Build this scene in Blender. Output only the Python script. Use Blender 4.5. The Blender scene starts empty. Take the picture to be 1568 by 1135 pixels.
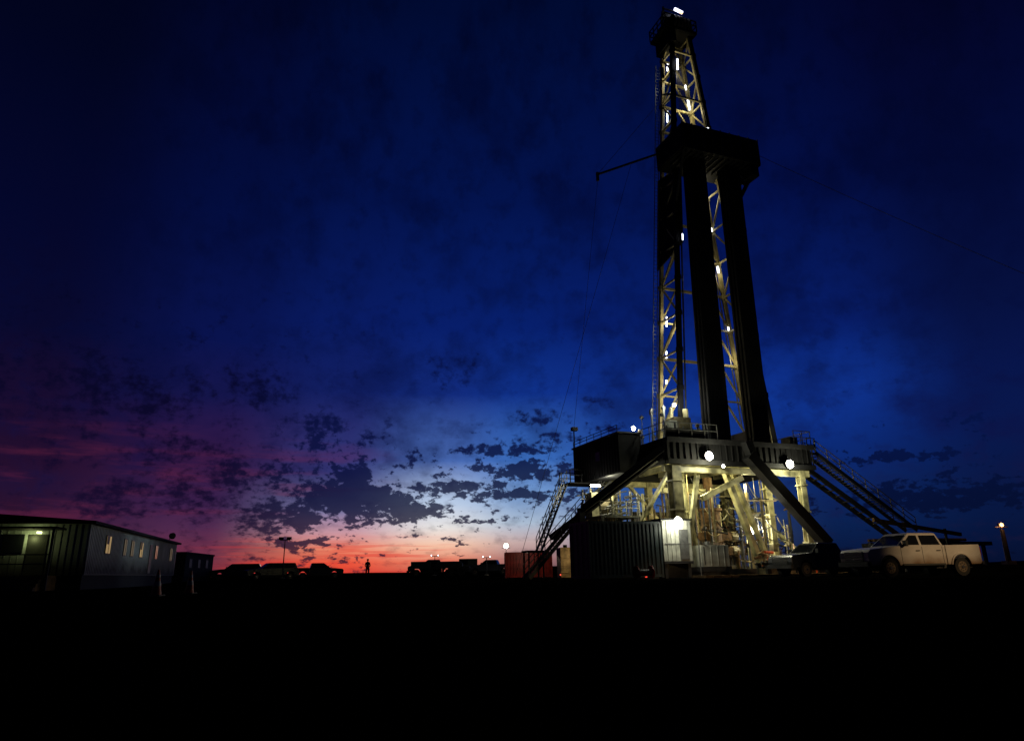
import bpy, math, random, bmesh
from mathutils import Matrix, Vector
random.seed(7)
scene=bpy.context.scene
try:
    scene.view_settings.view_transform='Standard'; scene.view_settings.look='None'
    scene.view_settings.exposure=0; scene.view_settings.gamma=1
except Exception: pass
COL=scene.collection
def s2l(c):
    r=[]
    for v in c:
        v=v/255.0
        r.append(v/12.92 if v<=.04045 else ((v+.055)/1.055)**2.4)
    return (r[0],r[1],r[2],1)

# ------------------------------------------------------------------ world sky
world=bpy.data.worlds.new("World"); scene.world=world; world.use_nodes=True
try:
    world.cycles.sampling_method='NONE'
except Exception: pass
nt=world.node_tree; nt.nodes.clear(); L=nt.links
def nn(t): return nt.nodes.new(t)
def M(op,a,b=None,c=None,clamp=False):
    n=nn('ShaderNodeMath'); n.operation=op; n.use_clamp=clamp
    for i,v in enumerate((a,b,c)):
        if v is None: continue
        if isinstance(v,(int,float)): n.inputs[i].default_value=v
        else: L.new(v,n.inputs[i])
    return n.outputs[0]
def SS(v,a,b,o0=0.0,o1=1.0):
    n=nn('ShaderNodeMapRange'); n.interpolation_type='SMOOTHSTEP'
    L.new(v,n.inputs[0]); n.inputs[1].default_value=a; n.inputs[2].default_value=b
    n.inputs[3].default_value=o0; n.inputs[4].default_value=o1
    return n.outputs[0]
def MIX(f,a,b):
    n=nn('ShaderNodeMix'); n.data_type='RGBA'
    if isinstance(f,(int,float)): n.inputs[0].default_value=f
    else: L.new(f,n.inputs[0])
    for i,v in ((6,a),(7,b)):
        if isinstance(v,tuple): n.inputs[i].default_value=v
        else: L.new(v,n.inputs[i])
    return n.outputs[2]
def XYZ(x,y,z=0.0):
    n=nn('ShaderNodeCombineXYZ')
    for i,v in enumerate((x,y,z)):
        if isinstance(v,(int,float)): n.inputs[i].default_value=v
        else: L.new(v,n.inputs[i])
    return n.outputs[0]
def NOISE(vec,scale,detail,rough=.55,col=False):
    n=nn('ShaderNodeTexNoise'); n.inputs['Scale'].default_value=scale
    n.inputs['Detail'].default_value=detail; n.inputs['Roughness'].default_value=rough
    L.new(vec,n.inputs['Vector']); return n.outputs[1 if col else 0]
def VM(op,a,b=None,c=None):
    n=nn('ShaderNodeVectorMath'); n.operation=op
    for i,v in enumerate((a,b,c)):
        if v is None: continue
        if isinstance(v,tuple): n.inputs[i].default_value=v
        else: L.new(v,n.inputs[i])
    return n.outputs[1] if op=='DOT_PRODUCT' else n.outputs[0]
tc=nn('ShaderNodeTexCoord'); sx=nn('ShaderNodeSeparateXYZ'); L.new(tc.outputs['Generated'],sx.inputs[0])
az=M('MULTIPLY',M('ARCTAN2',sx.outputs[0],sx.outputs[1]),180/math.pi)
el=M('MULTIPLY',M('ARCSINE',sx.outputs[2]),180/math.pi)
eln=M('DIVIDE',el,50.0,clamp=True)
def RAMP(fac,pts,scale=50.0):
    n=nn('ShaderNodeValToRGB'); cr=n.color_ramp; cr.interpolation='LINEAR'
    while len(cr.elements)<len(pts): cr.elements.new(0.5)
    for i,(p,c) in enumerate(pts):
        cr.elements[i].position=p/scale
    for i,(p,c) in enumerate(pts): cr.elements[i].color=s2l(c)
    L.new(fac,n.inputs[0]); return n.outputs[0]
cols=[(-36,[(0,(45,22,40)),(3,(48,21,44)),(5,(42,17,44)),(8,(34,14,44)),(12,(24,12,46)),(17,(9,9,44)),(25,(4,7,42)),(37,(2,5,30)),(50,(1,3,22))]),
(-24,[(0,(110,38,50)),(1.5,(112,50,70)),(3.5,(80,42,78)),(5.5,(60,32,76)),(8.5,(52,24,66)),(13.5,(22,22,76)),(18,(9,19,78)),(28,(3,13,62)),(41,(2,7,42)),(50,(1,5,34))]),
(-14,[(0,(222,58,44)),(1,(236,86,60)),(2.0,(238,138,108)),(3.3,(200,150,162)),(5,(122,122,168)),(8,(52,54,116)),(14.5,(18,31,98)),(20,(9,27,98)),(30,(3,17,72)),(44,(1,10,48))]),
(-6,[(0,(185,88,74)),(1,(230,134,106)),(2.2,(246,196,168)),(3.6,(232,228,226)),(5.5,(188,206,231)),(9,(72,105,178)),(14.5,(18,42,122)),(20,(8,30,106)),(30,(3,19,77)),(44,(1,11,50))]),
(1,[(0,(110,75,80)),(1,(160,112,110)),(2.4,(196,170,168)),(3.9,(172,190,212)),(6,(120,158,210)),(9,(58,108,188)),(14.5,(16,50,140)),(20,(7,31,108)),(30,(3,19,77)),(44,(1,11,50))]),
(10,[(0,(45,58,90)),(2.4,(80,98,130)),(4,(68,98,150)),(6,(44,82,146)),(9,(26,66,146)),(14.5,(14,46,132)),(20,(7,30,106)),(30,(3,18,75)),(44,(1,11,50))]),
(25,[(0,(7,18,50)),(3,(10,32,78)),(6,(12,38,98)),(9,(12,42,118)),(13,(15,52,146)),(18,(8,30,106)),(28,(3,15,70)),(41,(2,8,46))]),
(36,[(0,(6,15,44)),(3,(7,22,62)),(6,(8,24,70)),(9,(9,24,76)),(13,(8,21,74)),(18,(6,16,62)),(28,(3,10,52)),(38,(3,5,38))])]
cur=None
for i,(a,p) in enumerate(cols):
    r=RAMP(eln,p)
    cur=r if cur is None else MIX(SS(az,cols[i-1][0],a),cur,r)
elp=M('MULTIPLY_ADD',M('LOGARITHM',M('ADD',M('DIVIDE',M('MAXIMUM',el,0.0),6.0),1.0),math.e),4.2,M('MULTIPLY',el,.2))
v2=XYZ(M('MULTIPLY',az,.35),elp)
dk=RAMP(eln,[(0,(30,24,48)),(4,(22,22,62)),(9,(13,16,64)),(16,(5,12,56)),(26,(2,7,42)),(36,(1,4,30)),(46,(1,3,24))])
mot=NOISE(v2,.42,5,.6)
cur=MIX(M('MULTIPLY',SS(mot,.42,.68),M('MULTIPLY',SS(el,2,9),.5)),cur,dk)
mot2=NOISE(VM('MULTIPLY_ADD',v2,(1,1,1),(31.0,7.0,0.0)),1.4,5,.6)
cur=MIX(M('MULTIPLY',SS(mot2,.48,.72),.36),cur,dk)
pn=NOISE(XYZ(M('MULTIPLY',az,.10),M('MULTIPLY',el,.8),3.0),1.0,5,.6)
pf=M('MULTIPLY',SS(pn,.46,.68),M('MULTIPLY',SS(az,-7,-16),M('MULTIPLY',SS(el,12.5,6.5),SS(el,.5,3))))
cur=MIX(M('MULTIPLY',pf,.46),cur,s2l((104,36,66)))
rf=M('MULTIPLY',SS(NOISE(XYZ(M('MULTIPLY',az,.13),M('MULTIPLY',el,2.6),7.0),1.0,3),.48,.62),M('MULTIPLY',M('MULTIPLY',SS(az,-26,-18),SS(az,-2,-9)),SS(el,3.4,1.6)))
cur=MIX(M('MULTIPLY',rf,.62),cur,s2l((222,64,54)))
# clouds
wc=NOISE(v2,1.6,4,.62,col=True)
P2=VM('MULTIPLY_ADD',wc,(4.2,2.2,0),XYZ(M('ADD',az,-2.1),M('ADD',el,-1.1)))
blobs=[(-5,16.4,1.5,1.1,.9),(-13.2,5.9,2.3,.9,.85),(-9,5.1,2.5,.8,.8),(-13.5,7.3,1.8,.6,.6),(-20.9,14.4,2.4,1.4,.5),(-16.1,11.2,2.2,1.2,.5),
(-30.1,5.5,2.2,1,.75),(-25.2,5.6,2.6,.8,.7),(-19.1,4.5,2.8,.8,.75),(-22.7,7.4,3.8,1.2,.6),(2.2,12.5,2.3,.5,.85),(-.9,9.8,2.6,.4,.8),
(3.6,10.8,1.5,.4,.75),(1.3,8.1,3.4,.45,.8),(7.6,13.9,1.3,.5,.85),(8.3,11.5,1.5,.3,.85),(-4.8,6.9,3.0,.4,.7),
(29.7,7.6,3.6,.35,.8),(34,9.6,2.2,.5,.5),(33,4.7,8,.8,.85),(-5,2.6,.9,.2,.8),(-17,2.5,2.0,.2,.8),
(-31.4,12.8,7.5,2.4,.45),(1,6.1,4.4,.28,.75),(-27,9.5,3,1.2,.5),(-3,4.2,3,.18,.6)]
D=None
for (a,e,rx,ry,s) in blobs:
    ix=1/(rx*1.6); iy=1/(ry*1.9)
    q=VM('MULTIPLY_ADD',P2,(ix,iy,0),(-a*ix,-e*iy,0))
    g=M('MULTIPLY_ADD',VM('DOT_PRODUCT',q,q),-.8,s)
    D=g if D is None else M('MAXIMUM',D,g)
D=M('MULTIPLY',M('MAXIMUM',D,0.0),.9)
fb=NOISE(v2,1.45,8,.64)
fb2=NOISE(VM('ADD',v2,(11.0,5.0,0.0)),4.2,4,.6)
D=M('MULTIPLY_ADD',M('SUBTRACT',fb,.5),2.6,D); D=M('MULTIPLY_ADD',M('SUBTRACT',fb2,.5),1.8,D)
left=M('MULTIPLY',SS(az,-6,-18),SS(el,27,14)); band=M('MULTIPLY',M('MULTIPLY',SS(az,-18,-12),SS(az,13,6)),M('MULTIPLY',SS(el,2.5,4.5),SS(el,15,9)))
D=M('MULTIPLY_ADD',left,.33,D); D=M('MULTIPLY_ADD',band,.22,D); D=M('MULTIPLY_ADD',SS(el,17,30),-.15,D)
wd=M('MULTIPLY_ADD',M('MULTIPLY',SS(az,-26,-14),SS(el,15,8)),-.6,.88)
cf=SS(M('DIVIDE',M('SUBTRACT',D,.34),wd),0,1)
cc=RAMP(eln,[(0,(66,32,46)),(3,(32,28,58)),(6,(17,22,60)),(10,(10,17,62)),(16,(6,12,56)),(24,(4,9,50)),(35,(3,7,44))])
ccl=RAMP(eln,[(0,(40,20,40)),(4,(22,12,42)),(9,(12,8,39)),(16,(5,6,35)),(24,(2,5,33)),(35,(2,5,30))])
cc=MIX(SS(az,-14,-25),cc,ccl)
ccr=RAMP(eln,[(0,(5,12,38)),(5,(5,15,50)),(12,(6,20,72)),(20,(5,13,62))])
cc=MIX(SS(az,14,26),cc,ccr)
cur=MIX(M('MULTIPLY',cf,.92),cur,cc)
east=SS(M('ABSOLUTE',az),48,100)
cur=MIX(M('MULTIPLY',east,.88),cur,(0.0003,0.0006,0.003,1))
cur=MIX(SS(el,0.0,-1.5),cur,(0.0006,0.0006,0.001,1))
bg=nn('ShaderNodeBackground'); wo=nn('ShaderNodeOutputWorld'); L.new(cur,bg.inputs[0]); bg.inputs[1].default_value=1.0
L.new(bg.outputs[0],wo.inputs[0])

# ------------------------------------------------------------------ camera
cam=bpy.data.cameras.new('camera'); co=bpy.data.objects.new('camera',cam); COL.objects.link(co); scene.camera=co
cam.sensor_width=36; cam.lens=24.0; cam.clip_start=.05; cam.clip_end=9000
co.matrix_world=Matrix.Translation((0,0,.5))@Matrix.Rotation(math.radians(90+16.47),4,'X')@Matrix.Rotation(math.radians(-1.0),4,'Z')

# ------------------------------------------------------------------ materials
def mat(name,col,rough=.6,metal=0.0,var=.25,scale=3.0,bump=0.0,dirt_or_shade=None,emit=None,estr=0.0,spec=None):
    m=bpy.data.materials.new(name); m.use_nodes=True; t=m.node_tree; b=t.nodes['Principled BSDF']
    n=t.nodes.new('ShaderNodeTexNoise'); n.inputs['Scale'].default_value=scale; n.inputs['Detail'].default_value=5
    tx=t.nodes.new('ShaderNodeTexCoord'); t.links.new(tx.outputs['Object'],n.inputs['Vector'])
    r=t.nodes.new('ShaderNodeValToRGB'); r.color_ramp.elements[0].position=.3; r.color_ramp.elements[1].position=.7
    r.color_ramp.elements[0].color=tuple(v*(1-var) for v in col)+(1,); r.color_ramp.elements[1].color=tuple(min(1,v*(1+var*.5)) for v in col)+(1,)
    t.links.new(n.outputs[0],r.inputs[0]); out=r.outputs[0]
    if dirt_or_shade:
        dc,z0,z1=dirt_or_shade
        s=t.nodes.new('ShaderNodeSeparateXYZ'); t.links.new(tx.outputs['Object'],s.inputs[0])
        ad=t.nodes.new('ShaderNodeMath'); ad.operation='MULTIPLY_ADD'; t.links.new(n.outputs[0],ad.inputs[0]); ad.inputs[1].default_value=-(z1-z0)*1.4; t.links.new(s.outputs[2],ad.inputs[2])
        mr=t.nodes.new('ShaderNodeMapRange'); t.links.new(ad.outputs[0],mr.inputs[0])
        mr.inputs[1].default_value=z0-(z1-z0)*.7; mr.inputs[2].default_value=z1-(z1-z0)*.7; mr.inputs[3].default_value=1; mr.inputs[4].default_value=0
        mx=t.nodes.new('ShaderNodeMix'); mx.data_type='RGBA'; t.links.new(mr.outputs[0],mx.inputs[0]); t.links.new(out,mx.inputs[6]); mx.inputs[7].default_value=dc+(1,)
        out=mx.outputs[2]
    t.links.new(out,b.inputs['Base Color'])
    b.inputs['Roughness'].default_value=rough; b.inputs['Metallic'].default_value=metal
    if spec is not None: b.inputs['Specular IOR Level'].default_value=spec
    if bump:
        bp=t.nodes.new('ShaderNodeBump'); bp.inputs['Strength'].default_value=bump; bp.inputs['Distance'].default_value=.05
        t.links.new(n.outputs[0],bp.inputs['Height']); t.links.new(bp.outputs[0],b.inputs['Normal'])
    if emit:
        b.inputs['Emission Color'].default_value=(emit[0],emit[1],emit[2],1); b.inputs['Emission Strength'].default_value=estr
    return m
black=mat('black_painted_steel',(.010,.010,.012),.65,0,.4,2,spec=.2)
pipeM=mat('drill_pipe_steel',(.010,.010,.012),.6,.0,.4,2,spec=.15)
mastM=mat('mast_paint_pale_yellow',(.40,.35,.19),.5,0,.6,1.2)
subM=mat('substructure_cream_paint',(.44,.41,.24),.5,0,.85,1.3)
equipM=mat('machinery_paint',(.24,.20,.12),.5,.2,.7,2.5)
rustM=mat('rusty_brown_steel',(.15,.08,.035),.7,0,.7,4)
greyM=mat('galvanised_steel',(.22,.22,.22),.45,.5,.4,3)
darkgrey=mat('dark_grey_steel',(.04,.04,.045),.5,.3,.4,3)
contD=mat('dark_green_container_paint',(.03,.045,.05),.4,0,.5,2)
contR=mat('red_container_paint',(.34,.02,.015),.5,0,.5,2)
tanM=mat('tan_tank_paint',(.42,.32,.18),.55,0,.7,2.2)
whiteP=mat('white_cabin_paint',(.56,.56,.49),.5,0,.5,1.8)
truckW=mat('white_truck_paint',(.74,.70,.64),.28,0,.14,1.5,dirt_or_shade=((.22,.12,.05),.42,1.0))
truckD=mat('dark_truck_paint',(.02,.025,.03),.25,0,.3,2)
silver=mat('silver_paint',(.09,.10,.12),.3,.3,.2,2)
glass=mat('dark_glass',(.012,.014,.018),.06,0,.1,2)
tyre=mat('tyre_rubber',(.018,.017,.016),.85,0,.4,8)
rim=mat('wheel_rim',(.20,.15,.10),.45,.5,.5,6)
plastic=mat('black_plastic_trim',(.02,.02,.02),.6,0,.3,6)
chrome=mat('chrome_trim',(.35,.35,.36),.25,.9,.3,5)
headl=mat('headlamp_glass',(.3,.31,.34),.15,.2,.3,8)
taill=mat('tail_lamp_red',(.35,.01,.01),.25,0,.3,8)
siding=mat('trailer_siding',(.46,.50,.50),.55,0,.45,.8,dirt_or_shade=((.03,.027,.025),1.0,2.1))  # dark lower wall is shade put into the siding colour
roofM=mat('trailer_roof',(.012,.012,.015),.8,0,.3,1,spec=.2)
frameM=mat('window_frame_dark',(.03,.03,.03),.5,0,.3,4)
winL=mat('lit_window_curtain',(.3,.22,.12),.6,0,.5,4,emit=(1,.66,.28),estr=.28)
winD=mat('dim_window_curtain',(.2,.18,.12),.6,0,.5,4,emit=(1,.72,.4),estr=.07)
concrete=mat('concrete',(.2,.19,.17),.85,0,.3,3)
orange=mat('cone_orange',(.6,.08,.015),.5,0,.3,5)
whiteB=mat('cone_white_band',(.35,.33,.33),.4,0,.3,5)
skin=mat('skin',(.35,.2,.14),.6,0,.1,5); cloth=mat('dark_coverall',(.015,.016,.024),.9,0,.3,9); hatM=mat('hard_hat',(.06,.05,.04),.5,0,.1,5)
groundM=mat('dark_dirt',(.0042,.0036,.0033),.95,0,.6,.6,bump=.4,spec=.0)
padM=mat('lit_ground_brown',(.12,.08,.045),.95,0,.6,1.5,spec=.0)  # brightened brown that paints the lit strip of ground
wireM=mat('wire_rope',(.03,.03,.035),.6,.3,.2,5)
def emis(name,c,s): return mat(name,(.8,.8,.8),.5,0,.05,5,emit=c,estr=s)
lampW=emis('flood_lamp_white',(1,.98,.82),40); lampY=emis('flood_lamp_warm',(1,.86,.45),25)
tubeW=emis('fluorescent_tube',(.86,.9,1),4.5); tubeB=emis('crown_tube_bluish',(.72,.74,1),3.5)
redL=emis('small_red_lamp',(1,.06,.03),1.2); orL=emis('sodium_lamp',(1,.36,.12),3); porchL=emis('porch_lamp',(.9,.95,.4),3)

# ------------------------------------------------------------------ mesh builder
class MB:
    def __init__(s): s.v=[];s.f=[];s.m=[];s.mats=[]
    def mi(s,m):
        if m not in s.mats: s.mats.append(m)
        return s.mats.index(m)
    def add(s,vs,fs,m):
        o=len(s.v); k=s.mi(m); s.v+= [tuple(x) for x in vs]
        for f in fs: s.f.append([i+o for i in f]); s.m.append(k)
    def box(s,a,b,m):
        x0,y0,z0=a;x1,y1,z1=b
        s.add([(x0,y0,z0),(x1,y0,z0),(x1,y1,z0),(x0,y1,z0),(x0,y0,z1),(x1,y0,z1),(x1,y1,z1),(x0,y1,z1)],
        [(0,3,2,1),(4,5,6,7),(0,1,5,4),(1,2,6,5),(2,3,7,6),(3,0,4,7)],m)
    def beam(s,p,q,w,h,m,ref=None):
        p=Vector(p);q=Vector(q);d=(q-p).normalized()
        r=Vector(ref) if ref else (Vector((0,0,1)) if abs(d.z)<.9 else Vector((0,1,0)))
        a=d.cross(r).normalized()*w/2; b=a.normalized().cross(d).normalized()*h/2
        vs=[p-a-b,p+a-b,p+a+b,p-a+b,q-a-b,q+a-b,q+a+b,q-a+b]
        s.add(vs,[(0,3,2,1),(4,5,6,7),(0,1,5,4),(1,2,6,5),(2,3,7,6),(3,0,4,7)],m)
    def cyl(s,p,q,r,m,n=10,r2=None,cap=True):
        p=Vector(p);q=Vector(q);d=(q-p).normalized(); r2=r if r2 is None else r2
        a=d.cross(Vector((0,0,1)) if abs(d.z)<.9 else Vector((1,0,0))).normalized(); b=d.cross(a)
        vs=[p+(a*math.cos(2*math.pi*i/n)+b*math.sin(2*math.pi*i/n))*r for i in range(n)]+[q+(a*math.cos(2*math.pi*i/n)+b*math.sin(2*math.pi*i/n))*r2 for i in range(n)]
        fs=[(i,(i+1)%n,n+(i+1)%n,n+i) for i in range(n)]
        if cap: fs+=[tuple(range(n-1,-1,-1)),tuple(range(n,2*n))]
        s.add(vs,fs,m)
    def prism(s,prof,y0,y1,m):
        n=len(prof)
        vs=[(x,y0,z) for x,z in prof]+[(x,y1,z) for x,z in prof]
        s.add(vs,[tuple(range(n)),tuple(range(2*n-1,n-1,-1))]+[(i,n+i,n+(i+1)%n,(i+1)%n) for i in range(n)],m)
    def obj(s,name,parent=None,bevel=0.0,smooth=False):
        me=bpy.data.meshes.new(name); me.from_pydata(s.v,[],s.f)
        for m in s.mats: me.materials.append(m)
        for i,p in enumerate(me.polygons): p.material_index=s.m[i]; p.use_smooth=smooth
        me.validate(); me.update()
        o=bpy.data.objects.new(name,me); COL.objects.link(o)
        if parent: o.parent=parent
        if bevel:
            b=o.modifiers.new('bevel','BEVEL'); b.width=bevel; b.segments=2; b.limit_method='ANGLE'; b.angle_limit=.6
        return o
def empty(name,loc,rotz=0):
    e=bpy.data.objects.new(name,None); e.location=loc; e.rotation_euler[2]=rotz; COL.objects.link(e); return e
def plight(name,loc,P,col,parent=None,r=.15):
    d=bpy.data.lights.new(name,'POINT'); d.energy=P; d.color=col; d.shadow_soft_size=r
    o=bpy.data.objects.new(name,d); o.location=loc; COL.objects.link(o)
    if parent: o.parent=parent
    return o
def slight(name,loc,tgt,P,col,ang,parent=None,r=.2,blend=.5):
    d=bpy.data.lights.new(name,'SPOT'); d.energy=P; d.color=col; d.shadow_soft_size=r; d.spot_size=math.radians(ang); d.spot_blend=blend
    o=bpy.data.objects.new(name,d); o.location=loc
    o.rotation_euler=(Vector(tgt)-Vector(loc)).to_track_quat('-Z','Y').to_euler(); COL.objects.link(o)
    if parent:
        o.parent=parent; o.matrix_parent_inverse=Matrix.LocRotScale(parent.location,parent.rotation_euler,None).inverted()
    return o
def rail(b,pts,h,m,step=1.2,t=.05):
    for p,q in zip(pts[:-1],pts[1:]):
        p=Vector(p);q=Vector(q);n=max(1,round((q-p).length/step))
        for k in (1.0,.55): b.beam(p+Vector((0,0,h*k)),q+Vector((0,0,h*k)),t,t,m)
        for i in range(n+1):
            c=p.lerp(q,i/n); b.beam(c,c+Vector((0,0,h)),t,t,m)
def stair(b,top,bot,side,wid,m,mr,n=24,h=1.0):
    top=Vector(top);bot=Vector(bot);sd=Vector(side).normalized()*wid
    for o in (Vector((0,0,0)),sd):
        b.beam(top+o,bot+o,.08,.28,m)
        for k in (h,h*.55): b.beam(top+o+Vector((0,0,k)),bot+o+Vector((0,0,k)),.05,.05,mr)
        for i in range(9):
            c=(top+o).lerp(bot+o,i/8); b.beam(c,c+Vector((0,0,h)),.05,.05,mr)
    hd=(bot-top); hd.z=0; hd.normalize()
    for i in range(n):
        c=top.lerp(bot,(i+.5)/n)+sd*.5
        b.beam(c-hd*.13,c+hd*.13,wid-.06,.035,m,ref=(0,0,1))

# ------------------------------------------------------------------ ground
def sst(x,a,b):
    t=max(0,min(1,(x-a)/(b-a))); return t*t*(3-2*t)
def gh(x,y):
    h=.28*sst(y,52,70)*sst(-x,2,10)*(1-sst(-x,28,34)*.6)
    h+=.45*sst(x,27,40)*sst(y,42,58)
    r=math.hypot(x,y)
    h+=.03*math.sin(x*.23+1)*math.cos(y*.19)*sst(r,8,30)*(1-sst(r,60,300))
    return h
g=MB()
ax=[-5000,-2500,-1200,-600,-300,-180]+[i*3-120 for i in range(81)]+[180,300,600,1200,2500,5000]
ay=[-3000,-1000,-300,-100,-40]+[i*3-20 for i in range(60)]+[190,260,400,700,1200,2500,6000]
vs=[(x,y,gh(x,y)) for y in ay for x in ax]; nx=len(ax)
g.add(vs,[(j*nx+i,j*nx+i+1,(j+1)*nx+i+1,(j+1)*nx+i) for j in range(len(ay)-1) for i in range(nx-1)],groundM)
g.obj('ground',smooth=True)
pb=MB()
for i in range(900):
    x=random.uniform(-30,34); y=random.uniform(8,70); r=random.uniform(.015,.06)
    z=gh(x,y); a=random.uniform(0,6)
    vv=[(x+r*math.cos(a+k*1.257)*random.uniform(.7,1.2),y+r*math.sin(a+k*1.257)*random.uniform(.7,1.2),z-.01) for k in range(5)]+[(x+random.uniform(-.3,.3)*r,y,z+r*.7)]
    pb.add(vv,[(0,1,5),(1,2,5),(2,3,5),(3,4,5),(4,0,5)],groundM)
pb.obj('gravel')
h=MB(); hv=[]; N_=80
for i in range(N_+1):
    a=math.radians(-75+150*i/N_); R=1500
    hh=6+5*math.sin(a*7+1)+3*math.sin(a*19)+ (6 if a>.3 else 0)*sst(a,.3,.5)
    hv+=[(R*math.sin(a),R*math.cos(a),-2),((R+150)*math.sin(a),(R+150)*math.cos(a),max(2,hh)),((R+500)*math.sin(a),(R+500)*math.cos(a),-2)]
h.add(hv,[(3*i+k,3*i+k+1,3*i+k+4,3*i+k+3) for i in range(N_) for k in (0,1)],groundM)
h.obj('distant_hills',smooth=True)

# ------------------------------------------------------------------ drilling rig (local u,w,z)
YAW=math.radians(21.3)
rig=empty('drilling_rig',(10.7,47.0,0),YAW)
def R2W(u,w,z=0):
    return (10.7+u*math.cos(YAW)-w*math.sin(YAW),47+u*math.sin(YAW)+w*math.cos(YAW),z)
CU,CW=8.2,5.0
def leg(su,sw,z):
    hw=4.4-.0885*(z-11); hd=1.45-.0175*(z-11)
    return Vector((CU-.003*max(0,z-30)+su*hw,CW+sw*hd,z))
ZC=49.7
b=MB()
for su in (-1,1):
    for sw in (-1,1):
        b.beam(leg(su,sw,9.4),leg(su,sw,ZC),.36 if sw<0 else .28,.32,black if (sw<0) else mastM)  # front legs black, inner strips pale: silhouette and lit side put into colour
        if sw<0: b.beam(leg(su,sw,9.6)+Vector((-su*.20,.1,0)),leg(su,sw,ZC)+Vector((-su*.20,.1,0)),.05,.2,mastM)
zs=[11,14.2,17.4,20.6,23.8,27,30.2,33.4,36.6,39.6,42.4,45.2,47.6,ZC]
for k,(a,c) in enumerate(zip(zs[:-1],zs[1:])):
    t=.13
    for su in (-1,1):
        b.beam(leg(su,-1,c),leg(su,1,c),t,t,mastM)
        if k%2: b.beam(leg(su,-1,a),leg(su,1,c),t,t,mastM)
        else: b.beam(leg(su,1,a),leg(su,-1,c),t,t,mastM)
        for sw in (-1,1):
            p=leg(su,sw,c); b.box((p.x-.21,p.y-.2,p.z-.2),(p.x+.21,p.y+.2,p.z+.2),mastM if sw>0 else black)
    if a<36:
        if k%2==1: b.beam(leg(-1,1,c),leg(1,1,c),.2,.2,mastM)
        b.beam(leg(-1,1,a),leg(-1,1,c).lerp(leg(1,1,c),.22),t,t,mastM); b.beam(leg(1,1,a),leg(1,1,c).lerp(leg(-1,1,c),.22),t,t,mastM)
        b.beam(leg(-1,1,c),leg(-1,1,c).lerp(leg(1,1,c),.22),t,t,mastM); b.beam(leg(1,1,c),leg(1,1,c).lerp(leg(-1,1,c),.22),t,t,mastM)
    else:
        b.beam(leg(-1,1,c),leg(1,1,c),.18,.18,mastM)
        mid=(leg(-1,1,c)+leg(1,1,c))/2
        b.beam(leg(-1,1,a),mid,t,t,mastM); b.beam(leg(1,1,a),mid,t,t,mastM)
        if k%2: b.beam(leg(-1,-1,c),leg(1,-1,c),.16,.16,mastM)
for s in (-.2,.2): b.beam(leg(-1,1,9.4)+Vector((s-.5,.1,0)),leg(-1,1,47)+Vector((s-.5,.1,0)),.05,.05,greyM)
for i in range(103):
    z=9.8+i*.36; c=leg(-1,1,z)+Vector((-.5,.1,0)); b.beam(c-Vector((.2,0,0)),c+Vector((.2,0,0)),.03,.03,greyM)
b.cyl(leg(-1,-1,12)+Vector((.6,.2,0)),leg(-1,-1,36)+Vector((.6,.2,0)),.07,darkgrey,6); b.cyl(leg(1,1,12)+Vector((-.5,0,0)),leg(1,1,36)+Vector((-.5,0,0)),.06,greyM,6)
b.obj('mast',rig)
b=MB()
b.add([leg(-1,-1,27)+Vector((.3,-.3,0)),leg(-1,1,25.5)+Vector((-.3,0.3,0)),leg(-1,1,34.5)+Vector((-.3,.3,0)),leg(-1,-1,34.5)+Vector((.3,-.3,0)),
 leg(-1,-1,27)+Vector((.42,-.3,0)),leg(-1,1,25.5)+Vector((-.18,0.3,0)),leg(-1,1,34.5)+Vector((-.18,.3,0)),leg(-1,-1,34.5)+Vector((.42,-.3,0))],
 [(0,1,2,3),(7,6,5,4),(0,4,5,1),(1,5,6,2),(2,6,7,3),(3,7,4,0)],black)
b.obj('wind_guard',rig)
b=MB()
b.box((4.6,.9,34.3),(12.4,4.7,34.5),black)
for (p,q) in (((4.6,.8,34.3),(12.4,.9,36.75)),((4.5,.8,34.4),(4.6,4.7,36.6)),((12.4,.8,34.2),(12.5,4.7,36.6)),((4.6,4.7,34.4),(6.0,4.8,36.5)),((10.6,4.7,34.4),(12.4,4.8,36.5))): b.box(p,q,black)
for i in range(14): b.box((4.9+i*.54,1.0,34.1),(5.0+i*.54,3.4,34.25),black)
for i in range(9): b.box((4.55+i*.98,.74,34.3),(4.65+i*.98,.797,36.8),darkgrey)
b.beam((4.7,1,34.3),leg(-1,-1,31),.2,.2,black); b.beam((12.2,1,34.3),leg(1,-1,30),.25,.25,black)
b.box((11.5,.9,33.2),(12.3,2.6,34.2),black)
b.obj('racking_board',rig)
b=MB(); Z0=ZC
b.box((6.1,3.6,Z0),(9.6,6.3,Z0+.3),black); b.box((6.8,4.0,Z0+.3),(9.2,6.0,Z0+1.6),black)
b.box((6.6,3.7,Z0-1.4),(7.2,6.2,Z0),black)
for i in range(5): b.cyl((7.0+i*.4,4.1,Z0+.9),(7.2+i*.4,4.1,Z0+.9),.85,darkgrey,16)
rail(b,[(6.1,3.6,Z0+.3),(9.6,3.6,Z0+.3),(9.6,6.3,Z0+.3),(6.1,6.3,Z0+.3),(6.1,3.6,Z0+.3)],1.2,black,.7,.08)
b.box((6.3,4.2,Z0+1.6),(9.3,4.4,Z0+2.3),darkgrey); b.beam((6.5,4.3,Z0+2.9),(6.5,4.3,Z0-.3),.14,.14,black)
b.beam((6.5,4.2,Z0+2.6),(8.3,4.2,Z0+2.7),.1,.1,darkgrey)
for x in (6.8,9.1): b.beam((x,5,Z0+1.5),(x,5,Z0+2.8),.1,.1,black)
b.obj('crown_block',rig)
b=MB(); b.beam((7.5,3.9,Z0+2.62),(8.4,3.9,Z0+2.45),.2,.2,tubeB); b.obj('crown_lamp',rig)
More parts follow.
